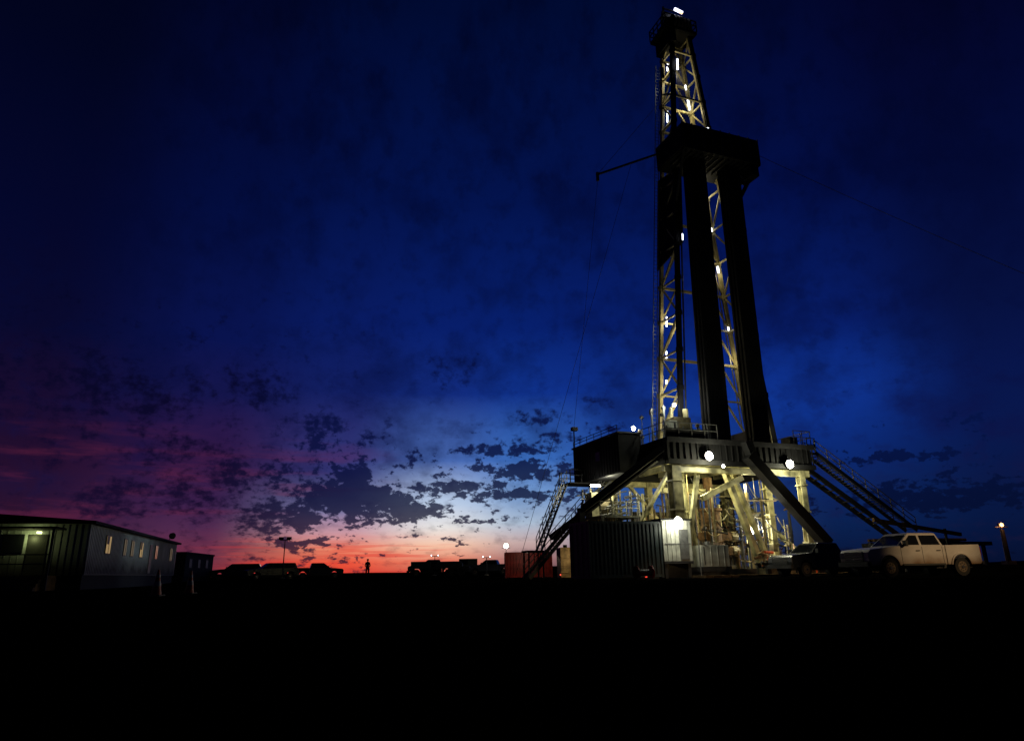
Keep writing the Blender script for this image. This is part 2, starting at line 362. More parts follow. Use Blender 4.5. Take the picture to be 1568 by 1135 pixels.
b=MB(); b.box((7.8,3.5,Z0+1.9),(8.1,3.58,Z0+2.0),orL); b.obj('crown_marker_lamp',rig)
plight('crown_light',(8.1,3.4,Z0+2.9),12,(.8,.85,1),rig)
b=MB()
for (u0,u1,v0,v1) in ((5.1,7.0,5.85,7.45),(9.15,10.75,9.45,11.05)):
    nu=11
    for i in range(nu):
        for j in range(6):
            ua=u0+(u1-u0)*(i+.5*(j%2))/nu+.07; ub=v0+(v1-v0)*(i+.5*(j%2))/nu+.07
            w=1.85+j*.2; zt=36.6+random.uniform(-.3,.3)
            b.cyl((ua,w,9.45),(ub,w,zt),.085,pipeM,6,cap=False)
            for zz in (18.5,28): 
                t=(zz-9.45)/27.2; b.cyl((ua+(ub-ua)*t,w,zz),(ua+(ub-ua)*(t+.015),w,zz+.4),.1,pipeM,6,cap=False)
b.obj('drill_pipe_stands',rig)
b=MB()
b.box((7.6,4.5,20),(8.8,5.5,22.4),darkgrey); b.box((7.8,4.6,16.8),(8.6,5.4,20),darkgrey); b.cyl((8.2,5,9.5),(8.2,5,16.8),.09,greyM)
for i in range(6): b.cyl((7.8+i*.14,5,22.4),(7.8+i*.14,5,Z0),.025,wireM,5)
b.obj('top_drive',rig)
b=MB()
tl=[(-1,-1,45.2,1.2,.12),(-1,1,46.4,.8,.1),(-1,1,40.6,1.2,.1),(1,1,42.6,1.1,.13),(1,1,44.8,.5,.1),(1,-1,38.9,.5,.15),(1,1,32.4,1.5,.16),(1,1,30,.35,.16),(1,1,26,.6,.13),(1,1,20.6,.3,.1),(-1,-1,27.2,.6,.1),(-1,1,20.2,.9,.08),(-1,1,17.4,.6,.08),(-1,1,15.2,.3,.1),(1,1,34.0,.2,.1)]
for (su,sw,z,ln,t) in tl:
    o=Vector((-su*.35,-.28,0)); b.beam(leg(su,sw,z)+o,leg(su,sw,z+ln)+o,t,t,tubeW)
b.obj('mast_tube_lamps',rig)
for i,(u,w,z,P) in enumerate([(7.6,4.8,45.6,80),(8.8,5.2,42.2,85),(9.8,5.4,33,60),(10.6,5.6,26,55),(5.4,5.4,20.5,75),(4.9,5.2,15,85),(11.3,5.4,18,60),(5.2,5.0,12.2,150)]):
    plight('mast_light_%d'%i,(u,w,z),P,(1,.86,.48),rig,.2)
b=MB()
b.box((0,0,9.15),(13.1,11,9.4),black); b.box((.05,.3,7.9),(13.05,.45,9.15),black)
b.box((0,-.05,9.05),(13.1,0,9.42),darkgrey)
for i in range(27): b.box((.1+i*.5,.2,7.95),(.16+i*.5,.298,9.15),black)
b.box((0,0,7.55),(13.1,.35,7.9),black); b.box((0,.46,7.6),(.3,11,9.14),black); b.box((12.8,.46,7.6),(13.1,11,9.14),black); b.box((.3,10.7,7.6),(12.8,11,9.14),black)
for i in range(1,7): b.box((.3+i*1.9,.5,8.1),(.55+i*1.9,10.6,9.1),subM)
rail(b,[(0,3.2,9.4),(0,.1,9.4),(4.4,.1,9.4)],1.1,greyM,1.0,.05); rail(b,[(11.4,.1,9.4),(13,.1,9.4),(13,6,9.4)],1.1,darkgrey,1.0,.05)
b.box((.1,.16,9.4),(3.6,.2,10.1),black)
b.obj('drill_floor',rig)
b=MB()
b.box((2.2,2.0,9.4),(3.6,3.2,11.4),equipM); b.box((1.2,1.2,9.4),(1.8,1.9,10.9),whiteP); b.cyl((3.9,3.0,9.4),(3.9,3.0,12.3),.22,subM); b.cyl((3.3,4,9.4),(3.3,4,12.6),.16,subM)
b.box((9.8,3.4,9.4),(12.2,6.5,11.0),darkgrey); b.cyl((8.2,5,9.4),(8.2,5,10),.7,rustM,16)
b.box((11.9,1,9.4),(12.6,2,10.2),equipM)
for i in range(6): b.beam((.4+i*.7,.5,9.4),(.4+i*.7,.5,10.3+.3*(i%2)),.09,.09,greyM)
for i in range(14):
    u=random.uniform(.4,4.6); w=random.uniform(.8,4.5); zt=random.uniform(10.2,12.2)
    b.cyl((u,w,9.4),(u,w,zt),random.uniform(.03,.09),random.choice([greyM,subM,equipM]),8); b.box((u-.12,w-.1,zt-.3),(u+.12,w+.1,zt-.1),random.choice([greyM,equipM]))
b.obj('floor_equipment',rig)
plight('floor_light_0',(1.0,.9,12.0),120,(.95,1,.8),rig); plight('floor_light_1',(3.2,2.2,12.8),170,(1,.97,.75),rig)
plight('floor_light_2',(11.9,2.4,11.2),40,(1,.95,.7),rig)
b=MB(); b.cyl((.2,4.58,10.9),(.2,4.65,10.9),.16,lampW,14); b.box((3.2,3.4,12.6),(3.36,3.56,12.8),lampW); b.obj('floor_lamps',rig)
b=MB()
b.box((-1.9,3.4,7.3),(-.05,10.9,10.2),black); b.box((-2.0,3.3,10.2),(.05,11,10.32),darkgrey)
for i in range(18): b.box((-1.95,3.6+i*.41,7.4),(-1.9,3.68+i*.41,10.15),black)
b.box((-1.98,6.2,8.6),(-1.952,6.9,9.3),glass)
rail(b,[(-1.9,3.5,10.32),(-1.9,10.8,10.32)],.5,black,1.2,.04)
b.beam((-1.8,10.8,10.3),(-1.8,10.8,11.9),.08,.08,black); b.box((-2.0,10.6,11.8),(-1.5,11.0,12.1),darkgrey)
b.obj('doghouse',rig)
b=MB()
for (u,w,s) in ((.9,.8,.75),(2.5,2.6,.6),(.9,9.8,.7),(12.2,.8,.5),(12.2,9.8,.7),(4.4,9.8,.5),(9,9.8,.5),(11.2,3.4,.5)):
    b.box((u-s/2,w-s/2,.5),(u+s/2,w-s/2+.07,7.55),subM); b.box((u-s/2,w+s/2-.07,.5),(u+s/2,w+s/2,7.55),subM); b.box((u-.05,w-s/2+.07,.5),(u+.05,w+s/2-.07,7.55),subM)
    for z in (2.2,4.4,6.4): b.box((u-s/2-.07,w-s/2-.07,z),(u+s/2+.07,w+s/2+.07,z+.12),subM)
for w in (.8,9.8): b.box((-.2,w-.3,0),(13.3,w+.3,.5),darkgrey)
for w in (.8,9.8): b.box((.0,w-.15,7.1),(13,w+.15,7.55),subM)
b.beam((3.2,1.2,7.3),(1.6,1.2,1.0),.3,.3,subM); b.beam((2.9,3,7.3),(4.1,3,.6),.25,.25,subM)
b.beam((5.8,1.5,7.4),(8.2,1.5,.6),.35,.42,subM); b.beam((7.1,2.3,7.4),(9.7,2.3,.6),.3,.36,subM)
b.beam((3.2,1.0,5.3),(6.9,1.0,6.9),.3,.4,subM); b.beam((2.6,5,6.3),(7.4,5,6.3),.3,.4,subM)
b.beam((.9,1.2,7.3),(.9,9.6,1),.25,.25,subM); b.beam((12.2,9.6,7.3),(12.2,1.2,1),.3,.3,subM)
b.beam((2.6,9.8,7.2),(8.6,9.8,.8),.25,.25,subM); b.beam((8.6,9.8,7.2),(4.6,9.8,.8),.25,.25,subM)
b.box((.3,3,3.2),(3.8,3.1,3.3),subM)
b.obj('substructure',rig,bevel=.015)
b=MB()
b.beam((6.4,-.5,8.3),(12.6,-.5,2.1),.75,.75,black); b.beam((6.4,-.5,9.3),(7.0,-.5,7.5),.6,.6,black)
b.beam((12.6,-.5,2.5),(12.6,-.5,0),.4,.4,black)
b.beam((-.3,1.0,8.0),(-4.9,9.3,3.0),.35,.4,black)
b.beam((-.3,.2,8.6),(-5.2,3.2,4.6),.45,.45,black)
b.box((-5.5,3.0,0),(-5.1,3.4,4.7),black)
b.obj('raising_leg',rig)
b=MB()
for (z0,z1,r) in ((.4,1.2,.55),(1.2,1.35,.8),(1.35,2.2,.6),(2.2,2.35,.85),(2.35,3.4,.7),(3.4,3.55,.85),(3.55,4.8,.75),(4.8,5.0,.9),(5.0,7.4,.35)):
    b.cyl((6.8,5,z0),(6.8,5,z1),r,rustM,20)
for z in (1.8,2.9): b.box((5.2,4.7,z-.3),(8.4,5.3,z+.3),rustM); b.cyl((4.6,5,z),(5.2,5,z),.4,equipM); b.cyl((8.4,5,z),(9.0,5,z),.4,equipM)
for z in (1.27,2.27,3.47,4.9):
    for i in range(12):
        a=i*math.pi/6; b.cyl((6.8+.74*math.cos(a),5+.74*math.sin(a),z-.14),(6.8+.74*math.cos(a),5+.74*math.sin(a),z+.14),.04,darkgrey,6)
b.obj('blowout_preventer',rig,bevel=.015)
b=MB()
mm=[equipM,subM,rustM,greyM,tanM,equipM,darkgrey,darkgrey,black]
for i in range(330):
    u=random.uniform(3.0,12.8); w=random.uniform(2.2,9.2); k=random.random(); m=random.choice(mm)
    if abs(u-6.8)<1 and w<5.5: continue
    if k<.36:
        z=random.uniform(1.5,7.4); b.cyl((u,w,0),(u,w,z),random.uniform(.025,.11),m,8); b.cyl((u,w,z*.6),(u,w,z*.6+.1),random.uniform(.1,.2),m,8)
    elif k<.62:
        z=random.uniform(.6,6.5); l=random.uniform(.6,2.6); b.cyl((u,w,z),(min(12.9,u+l),w+random.uniform(-.4,.4),z+random.uniform(-.4,.4)),random.uniform(.025,.09),m,8)
    elif k<.84:
        z=random.uniform(2,7.3); pr=Vector((u,w,z)); l=random.uniform(.8,2.6); z2=random.uniform(-2,.5); sg=random.uniform(.4,1.6); rr=random.uniform(.02,.055)
        for q in range(1,9):
            t=q/8; c=Vector((u+l*t,w,z+z2*t-sg*4*t*(1-t)*.5)); b.cyl(pr,c,rr,m,6,cap=False); pr=c
    else:
        z=random.uniform(0,2.2); d=random.uniform(.2,.5); b.box((u,w,z),(u+d,w+d,z+random.uniform(.2,.8)),m)
for i in range(46):
    u=random.uniform(-.8,.6)-1.2+random.uniform(-1,1.8); w=random.uniform(5,9.5); z=random.uniform(4.2,7.0)
    b.cyl((u,w,2.5),(u,w,z),random.uniform(.03,.13),random.choice([equipM,greyM,subM,darkgrey]),8)
    b.cyl((u-.5,w,z-.5),(u+.6,w,z-.3),.05,greyM,8)
b.box((-3,4.6,4.2),(.2,9.6,4.35),darkgrey); rail(b,[(-3,4.6,4.35),(.2,4.6,4.35)],1,greyM)
for u in (-2.9,-.2): b.box((u,4.7,0),(u+.2,4.9,4.2),darkgrey)
b.cyl((-2.0,7,5.2),(-.6,7,5.2),.6,equipM,14); b.box((-2.7,6.5,4.4),(-2.1,7.6,6.2),subM)
b.obj('cellar_machinery',rig)
b=MB(); b.box((3.2,10.6,0),(12.9,10.8,5.2),darkgrey); b.box((5,8.6,0),(12,10.5,2.4),equipM)  # dark wall added behind the bays to block the sky
for i in range(18): b.box((3.3+i*.53,10.52,0),(3.42+i*.53,10.598,5.15),darkgrey)
b.obj('added_back_wall',rig)
b=MB()
def flood(p,r,m):
    b.cyl((p[0],p[1]-.10,p[2]),(p[0],p[1]-.04,p[2]),r,m,18); b.cyl((p[0],p[1]-.04,p[2]),(p[0],p[1]+.2,p[2]),r*1.12,darkgrey,18,r*.6)
    b.beam((p[0],p[1]+.1,p[2]),(p[0],p[1]+.1,p[2]+r*1.8),.06,.06,darkgrey)
flood((3.25,-.15,8.15),.30,lampW); flood((10.4,-.15,7.85),.30,lampW); flood((9.7,3.9,3.3),.24,lampW); flood((4.5,.0,7.5),.1,lampW)
b.box((-2.8,6.3,6.63),(-2.0,6.38,6.76),lampW)
b.obj('flood_lamps',rig)
for i,(u,w,z,P,c) in enumerate([(3.25,-.9,7.7,360,(1,.97,.64)),(10.4,-.9,7.4,330,(1,.97,.64)),(4.2,2.6,6.7,360,(1,.91,.43)),(9.2,3.6,6.6,340,(1,.91,.43)),
 (9.7,3.5,3.3,330,(1,.95,.68)),(-1.6,5.8,6.7,260,(1,.97,.70)),(11.6,1.8,6.4,120,(1,.92,.46)),(5.2,7.4,3.2,180,(1,.76,.34)),(1.7,1.6,5.6,170,(1,1,.60))]):
    plight('sub_light_%d'%i,(u,w,z),P,c,rig,.15)
b=MB()
stair(b,(-.1,8,7.3),(-7.3,8,.05),(0,1,0),1.1,darkgrey,darkgrey,30)
stair(b,(-3.0,10,7.3),(-5.4,10,2.1),(0,1,0),1.0,darkgrey,greyM,18)
b.box((-3.1,9.2,7.2),(0,11.2,7.3),black); rail(b,[(-.1,9.2,7.3),(-3.1,9.2,7.3)],1.0,black,.9,.06); rail(b,[(-.1,11.2,7.3),(-3.1,11.2,7.3)],1.0,black,.9,.06)
b.box((-6.6,9.8,1.95),(-5.2,11.2,2.1),black)
for (x,y) in ((-6.5,10),(-5.3,10),(-6.5,11),(-5.3,11)): b.box((x,y,0),(x+.1,y+.1,1.95),black)
b.obj('access_stairs',rig)
b=MB()
b.box((13.1,.6,8.9),(14.0,2.2,9.0),darkgrey); rail(b,[(13.1,.6,9),(13.9,.6,9)],1.1,greyM,.8)
stair(b,(13.8,.6,9.0),(23.2,.6,3.2),(0,1,0),1.0,darkgrey,greyM,34)
for w in (2.6,3.6): b.beam((13.2,w,9.0),(24,w,2.6),.18,.35,darkgrey)
for i in range(16):
    t=i/15; b.beam((13.2+10.8*t,2.6,9-6.4*t),(13.2+10.8*t,3.6,9-6.4*t),.1,.1,darkgrey)
b.obj('v_door_ramp',rig)
b=MB()
b.box((21,.2,2.0),(31,4.2,2.3),darkgrey)
for u in range(21,31,3):
    for w in (.3,3.9): b.box((u,w,0),(u+.25,w+.2,2.0),darkgrey)
b.beam((18.0,.0,3.9),(27.2,.0,2.85),.22,.28,rustM)
for i in range(5): b.cyl((20.5,1+i*.5,2.5),(29,1+i*.5,2.48),.12,rustM,8)
b.beam((25.5,.0,3.3),(25.5,.0,2.0),.15,.15,darkgrey)
b.obj('pipe_catwalk',rig)
b=MB()
b.beam((5.0,5,36.4),(-1.4,5,32.9),.16,.16,darkgrey); b.beam((-1.4,5,33.1),(-1.4,5,32.3),.2,.2,darkgrey)
b.beam((6.7,4.2,42.6),(5.4,4.2,42.2),.12,.12,darkgrey); b.box((5.55,4.2,44.2),(5.85,4.4,45.3),darkgrey)
for p,q,r in (((-1.4,5,32.9),(5.9,4.2,42.4),.018),((-1.4,5,32.4),(-1.8,10.8,11.9),.015),((2.0,5,34.6),(-8,9,.2),.016),((5.4,5,42),(5.7,4.3,44.4),.03)):
    b.cyl(p,q,r,wireM,5)
b.obj('boom_and_lines',rig)
def sag(b,p,q,s,r,n=24):
    p=Vector(p);q=Vector(q); pr=p
    for i in range(1,n+1):
        t=i/n; c=p.lerp(q,t)-Vector((0,0,s*4*t*(1-t))); b.cyl(pr,c,r,wireM,5,cap=False); pr=c
b=MB(); sag(b,R2W(12.4,2,36.5),(60,35,0),.8,.022); b.obj('guy_wire')

# ------------------------------------------------------------------ containers / cabins
def container(name,p0,Lx,Wy,Hz,yaw,m,base=.15):
    e=empty(name,p0,yaw); b=MB()
    b.box((.05,.05,base),(Lx-.05,Wy-.05,Hz-.02),m)
    for x in (0,Lx-.14):
        for y in (0,Wy-.14): b.box((x,y,base-.1),(x+.14,y+.14,Hz),m)
    for y in (-.01,Wy-.11): b.box((.14,y,Hz-.14),(Lx-.14,y+.12,Hz+.01),m); b.box((.14,y,base-.05),(Lx-.14,y+.12,base+.12),m)
    for x in (-.01,Lx-.11): b.box((x,.14,Hz-.14),(x+.12,Wy-.14,Hz+.01),m); b.box((x,.14,base-.05),(x+.12,Wy-.14,base+.12),m)
    n=int(Lx/.28)
    for i in range(n):
        x=.2+i*(Lx-.4)/n
        for y in (-.0,Wy-.05): b.box((x,y,base+.12),(x+.13,y+.05,Hz-.14),m)
    for k in range(4): b.cyl((.01,.3+k*(Wy-.6)/3,base+.1),(.01,.3+k*(Wy-.6)/3,Hz-.1),.025,greyM,6)
    b.obj('shell',e); b=MB()
    for x in (.3,Lx-.7): b.box((x,.1,0),(x+.4,Wy-.1,base-.06),darkgrey)
    b.obj('skids',e); return e
x,y,_=R2W(-8,-3); container('shipping_container',(x,y,0),5.0,2.6,3.35,YAW,contD)
container('shipping_container.001',(-.85,60,0),4.0,2.5,2.15,.05,contR)
plight('added_container_fill',(1.0,57.6,1.9),30,(1,.8,.6),None,.1)  # added fill without a fixture, brightens the red container
x,y,_=R2W(-2.95,-3); e=empty('equipment_cabin',(x,y,0),YAW); b=MB()
b.box((0,0,1.0),(2.1,2.4,3.45),whiteP); b.box((-.08,-.1,3.45),(2.2,2.5,3.55),black); b.box((0,-.02,.85),(2.1,2.4,.998),darkgrey)
for i in range(7): b.box((.02+i*.3,-.03,1.05),(.06+i*.3,-.001,3.4),whiteP)
b.box((1.2,-.05,1.1),(1.85,-.031,2.9),greyM)
for xx in (.1,1.8): b.box((xx,.1,0),(xx+.2,2.3,.85),darkgrey)
b.box((0.1,-.06,2.0),(2.0,-.051,2.06),greyM)
b.obj('body',e,bevel=.01)
b=MB(); b.cyl((.95,-.55,3.35),(.95,-.35,3.45),.2,lampW,16); b.box((.9,-.3,3.46),(1.0,0,3.5),darkgrey); b.obj('lamp',e)
plight('cabin_light',(.95,-.95,3.0),95,(1,1,.76),e,.12)
x,y,_=R2W(-.1,-3); e=empty('fuel_tank_skid',(x,y,0),YAW); b=MB()
b.box((0,0,.65),(2.0,1.6,1.95),whiteP); b.box((-.1,-.05,.35),(2.1,1.65,.64),darkgrey); b.box((.1,-.02,.75),(.16,-.001,1.85),darkgrey); b.cyl((1,.8,1.95),(1,.8,2.2),.2,greyM)
for xx in (.6,1.1,1.6): b.box((xx,-.03,.7),(xx+.06,-.001,1.9),whiteP)
b.beam((-.3,-.1,0),(-.3,-.1,2.3),.06,.06,greyM); b.beam((-.3,-.1,2.2),(.3,-.1,1.9),.05,.05,greyM); b.box((0,.1,0),(2,1.5,.345),darkgrey)
b.obj('tank',e,bevel=.02)
e=empty('storage_tank',(3.2,50,0),.12); b=MB()
b.box((0,0,.1),(1.15,1.6,2.15),tanM); b.box((1.23,.05,.1),(2.3,1.6,2.2),tanM)
for i in range(4): b.box((-.02,-.03,.4+i*.5),(1.17,-.001,.45+i*.5),tanM)
b.box((1.16,-.1,0),(1.22,1.6,2.3),darkgrey); b.box((1.4,.02,.3),(2.1,.048,1.9),equipM); b.box((.1,.1,0),(2.2,1.5,.098),darkgrey); b.cyl((.5,.8,2.15),(.5,.8,2.35),.15,darkgrey)
b.obj('body',e,bevel=.015)
plight('tank_light',(1.0,-1.6,1.6),40,(1,.70,.32),e,.1)  # added fill without a fixture, brightens the tan boxes
b=MB(); b.box((-.1,-.06,.25),(-.02,-.0,.34),redL); b.obj('marker',e)
e=empty('cable_reel',R2W(-5.6,-4.2,0),YAW); b=MB()
for xx in (.1,1.1): b.cyl((xx,.3,.38),(xx+.06,.3,.38),.37,contR,20)
b.cyl((.16,.3,.38),(1.1,.3,.38),.2,darkgrey,14); b.box((0,.1,0),(1.3,.5,.06),darkgrey); b.obj('body',e)
b=MB(); b.box((.5,-.05,.1),(.62,-.02,.16),redL); b.obj('marker',e)
e=empty('mud_pump',R2W(5.2,-1.6,0),YAW); b=MB()
for i in range(60):
    u=random.uniform(0,5.4); w=random.uniform(-.6,1.4); m=random.choice([equipM,rustM,greyM,orange,tanM,darkgrey,darkgrey]); k=random.random()
    if k<.4: d=random.uniform(.1,.36); b.box((u,w,0.02),(u+d,w+d*.7,random.uniform(.3,1.2)),m)
    else: z=random.uniform(.3,1.6); b.cyl((u,w,z),(u+random.uniform(.3,1.0),w+random.uniform(-.3,.3),z+random.uniform(-.3,.3)),random.uniform(.03,.11),m,10)
b.cyl((1,.2,.9),(2.6,.2,.9),.4,rustM,16); b.box((.6,-.2,0),(3,.6,.5),equipM); b.cyl((3.6,.4,0),(3.6,.4,2.1),.07,greyM)
b.obj('body',e,bevel=.01)
e=empty('lit_ground_strip',R2W(-1,-2.0,0),YAW); b=MB()  # added mat; the lit ground strip is painted by its colour
for i in range(26): b.box((i*.62,-2.4,.0),(i*.62+.58,-.3,.12+.02*random.random()),padM)
b.obj('planks',e)
o=plight('added_ground_fill',(0,0,0),90,(1,.6,.28),None,.2); o.location=R2W(8.6,-2.2,1.9)  # added fill without a fixture, brightens the ground at the rig foot

# ------------------------------------------------------------------ vehicles
def arc(cx,cz,r,z0,n=10):
    a0=math.asin((z0-cz)/r); pts=[]
    for i in range(n+1):
        a=a0+(math.pi-2*a0)*i/n; pts.append((cx+r*math.cos(a),cz+r*math.sin(a)))
    return pts
def vehicle(name,loc,rotz,paint,kind='pickup',sc=1.0):
    e=empty(name,loc,rotz); e.scale=(sc,sc,sc)
    zr=.46; ra=.52; fx,rx=2.0,-1.95; zb=.52; W=.98
    b=MB()
    hood=[(3.0,zb),(3.06,.75),(3.05,1.12),(2.92,1.24),(2.0,1.33),(1.35,1.38)]
    under=[p for p in reversed(arc(fx,zr,ra,zb))]
    if kind=='pickup':
        b.prism(hood+[(-1.15,1.40),(-1.15,zb)]+under,-W,W,paint)
        bed=[(-1.19,zb),(-1.19,1.40),(-3.12,1.42),(-3.15,.62),(-3.05,zb)]+[p for p in reversed(arc(rx,zr,ra,zb))]
        b.prism(bed,-W,-W+.09,paint); b.prism(bed,W-.09,W,paint)
        b.box((-3.14,-W+.09,.62),(-3.06,W-.09,1.40),paint); b.box((-3.06,-W+.09,.75),(-1.19,W-.09,.82),plastic); b.box((-1.25,-W+.09,.82),(-1.19,W-.09,1.38),paint)
        cr=-1.12; rtop=-.92
    else:
        b.prism(hood+[(-2.85,1.38),(-2.95,1.0),(-2.95,zb)]+[p for p in reversed(arc(rx,zr,ra,zb))]+under,-W,W,paint); cr=-2.84; rtop=-2.6
    b.obj('body',e,bevel=.035)
    b=MB(); zt=1.98; T=.76; K=W-.05
    bf,tf=1.40,.62
    lo=[(bf,-K,1.36),(bf,K,1.36),(cr,K,1.36),(cr,-K,1.36)]; hi=[(tf,-T,zt-.04),(tf,T,zt-.04),(rtop,T,zt-.04),(rtop,-T,zt-.04)]
    b.add(lo+hi,[(0,1,5,4),(1,2,6,5),(2,3,7,6),(3,0,4,7)],paint)
    b.add([(tf-.1,-T+.08,zt),(tf-.1,T-.08,zt),(rtop+.08,T-.08,zt),(rtop+.08,-T+.08,zt)]+hi,[(0,1,2,3),(4,5,1,0),(5,6,2,1),(6,7,3,2),(7,4,0,3)],paint)
    b.obj('cab',e,bevel=.02)
    b=MB()
    def pt(s,x,t):
        y=K+(T-K)*t; return Vector((x,s*(y+.006),1.36+(zt-.04-1.36)*t))
    spans=[((1.12,.18),(.56,.18)),((.06,-.98),(.06,-.86))] if kind=='pickup' else [((1.12,.18),(.56,.18)),((.06,-1.1),(.06,-1.1)),((-1.22,-2.62),(-1.22,-2.48))]
    for s in (-1,1):
        for (bl,tp) in spans:
            q=[pt(s,bl[0],.10),pt(s,bl[1],.10),pt(s,tp[1],.86),pt(s,tp[0],.86)]
            b.add(q,[(0,1,2,3) if s<0 else (3,2,1,0)],glass)
    def wp(x0,x1,yf,t,o):
        x=x0+(x1-x0)*t; y=(K+(T-K)*t)*yf; return (x+o,y,1.36+(zt-.04-1.36)*t)
    b.add([wp(bf,tf,-.9,.1,.012),wp(bf,tf,.9,.1,.012),wp(bf,tf,.9,.9,.012),wp(bf,tf,-.9,.9,.012)],[(0,1,2,3)],glass)
    b.add([wp(cr,rtop,-.85,.15,-.012),wp(cr,rtop,.85,.15,-.012),wp(cr,rtop,.85,.88,-.012),wp(cr,rtop,-.85,.88,-.012)],[(3,2,1,0)],glass)
    b.obj('windows',e)
    b=MB()
    b.box((3.04,-.62,.72),(3.085,.62,1.14),plastic)
    for z in (.8,.92,1.04): b.box((3.086,-.6,z),(3.10,.6,z+.04),chrome)
    b.box((2.98,-1.0,.48),(3.2,1.0,.70),plastic); b.box((-3.3 if kind=='pickup' else -3.1,-.95,.50),(-3.16 if kind=='pickup' else -2.96,.95,.66),chrome)
    for s in (-1,1):
        b.box((2.96,s*.66 if s>0 else -.97,.86),(3.075,.97 if s>0 else -.66,1.12),headl)
        xr=-3.155 if kind=='pickup' else -2.965
        b.box((xr,s*.97-.09 if s>0 else -.975,.9),(xr+.1,.975 if s>0 else -.88,1.3),taill)
        yo=W+.003
        for x in (1.28,.12,-1.0): b.box((x,s*yo-.002,.6),(x+.018,s*yo+.002,1.34),plastic)
        for x in (.28,-.86): b.box((x,s*(yo+.02)-.015,1.14),(x+.2,s*(yo+.02)+.015,1.18),plastic)
        b.box((-1.0,s*yo-.03,.5),(1.3,s*yo+.05,.58),plastic)
        b.box((1.05,s*1.12-.12,1.36),(1.17,s*1.12+.10,1.62),plastic); b.box((1.08,min(s*.9,s*1.05),1.38),(1.13,max(s*.9,s*1.05),1.42),plastic)
        for cx in (fx,rx):
            a=arc(cx,zr,ra+.005,zb,12); o=arc(cx,zr,ra+.07,zb,12)
            y0=s*(W-.01); y1=s*(W+.045); n=len(a)
            vs=[(x,y1,z) for x,z in a]+[(x,y1,z) for x,z in o]+[(x,y0,z) for x,z in o]
            b.add(vs,[(i,i+1,n+i+1,n+i) for i in range(n-1)]+[(n+i,n+i+1,2*n+i+1,2*n+i) for i in range(n-1)],paint)
    b.box((-2.9,-.6,.36),(2.8,.6,.52),plastic)
    b.obj('trim',e)
    for i,(cx,s) in enumerate([(fx,-1),(fx,1),(rx,-1),(rx,1)]):
        b=MB(); y0=s*.70; y1=s*.99
        b.cyl((cx,y0,.41),(cx,y1,.41),.41,tyre,28); b.cyl((cx,y1,.41),(cx,y1+s*.012,.41),.25,rim,20); b.cyl((cx,y1+s*.012,.41),(cx,y1+s*.05,.41),.08,chrome,12)
        for k in range(8):
            a=k*math.pi/4; b.cyl((cx+.17*math.cos(a),y1+s*.012,.41+.17*math.sin(a)),(cx+.17*math.cos(a),y1+s*.018,.41+.17*math.sin(a)),.035,plastic,8)
        b.obj('wheel_%d'%i,e,bevel=.03)
    return e
hd=math.atan2(-.225,-.974)
vehicle('pickup_truck',(17.95,32.3,.03),hd,truckW,sc=.95)
vehicle('pickup_truck.001',(17.9,42.0,.0),math.radians(203),truckD,sc=.95)
vehicle('pickup_truck.002',(-10.5,90,.25),math.radians(185),truckD)
vehicle('pickup_truck.003',(-3.4,98,.25),math.radians(170),silver)
vehicle('suv_car',(-29.5,86,.12),math.radians(215),truckD,'suv')
vehicle('suv_car.001',(-34.5,88,.12),math.radians(195),truckD,'suv')
vehicle('pickup_truck.004',(-25.5,92,.12),math.radians(20),truckD)
e=empty('pole_lamp',(27.5,19.5,0)); b=MB(); b.cyl((0,0,0),(0,0,5.6),.09,greyM,12,.06); b.box((-.5,-.15,5.6),(.3,.15,5.75),darkgrey); b.box((-.2,-.2,0),(.2,.2,.25),concrete); b.box((-.4,-.1,5.57),(.2,.1,5.597),lampY); b.obj('pole',e)
slight('lamp_beam',(27.4,19.6,5.4),(18.8,32,1.1),2900,(1,.66,.33),21,e,.15,.9)

# ------------------------------------------------------------------ office trailer
e=empty('office_trailer',(-22.5,37,0),math.radians(106.3)); b=MB()
LT,WT=26.0,9.0
b.box((0,0,.75),(LT,WT,3.35),siding)
for i in range(86): b.box((.04+i*.3,-.022,.8),(.09+i*.3,-.001,3.3),siding)
for i in range(29): b.box((-.022,.1+i*.3,.8),(-.001,.15+i*.3,3.3),siding)
b.box((.1,.1,0),(LT-.1,WT-.1,.748),roofM)
b.obj('walls',e)
b=MB(); b.box((-.35,-.3,3.35),(LT+.3,WT+.3,3.5),roofM); b.add([(-.35,-.3,3.5),(LT+.3,-.3,3.5),(LT+.3,WT+.3,3.5),(-.35,WT+.3,3.5),(-.35,WT/2,3.85),(LT+.3,WT/2,3.85)],[(0,1,5,4),(2,3,4,5),(0,4,3),(1,2,5)],roofM); b.obj('roof',e)
b=MB(); bg_=MB()
for (x,wd,lit) in ((3.3,.9,winL),(7.4,.6,winD),(9.3,.7,winD),(11.9,.75,winL),(17,.7,glass),(22.9,1.0,winD)):
    b.box((x-.06,-.05,1.9),(x+wd+.06,-.0225,2.96),frameM); bg_.box((x,-.06,1.96),(x+wd,-.0505,2.9),lit)
    bg_.box((x+wd/2-.02,-.075,1.96),(x+wd/2+.02,-.0605,2.9),frameM)
    if lit is winL: bg_.box((x,-.07,2.45),(x+wd*.47,-.0608,2.9),frameM)
b.box((15,-.05,.9),(15.9,-.0225,2.9),frameM)
b.obj('window_frames',e); bg_.obj('window_panes',e)
b=MB(); b.box((-.05,1.9,.8),(-.0225,2.8,2.8),frameM); b.box((-.07,2.95,1.9),(-.0225,3.9,2.8),glass)
b.box((-1.6,1.2,.0),(-.03,4.4,.75),rustM); b.box((-1.9,1.0,3.0),(-.36,4.6,3.1),roofM)
for y in (1.1,4.4): b.box((-1.8,y,0),(-1.7,y+.1,3.0),darkgrey)
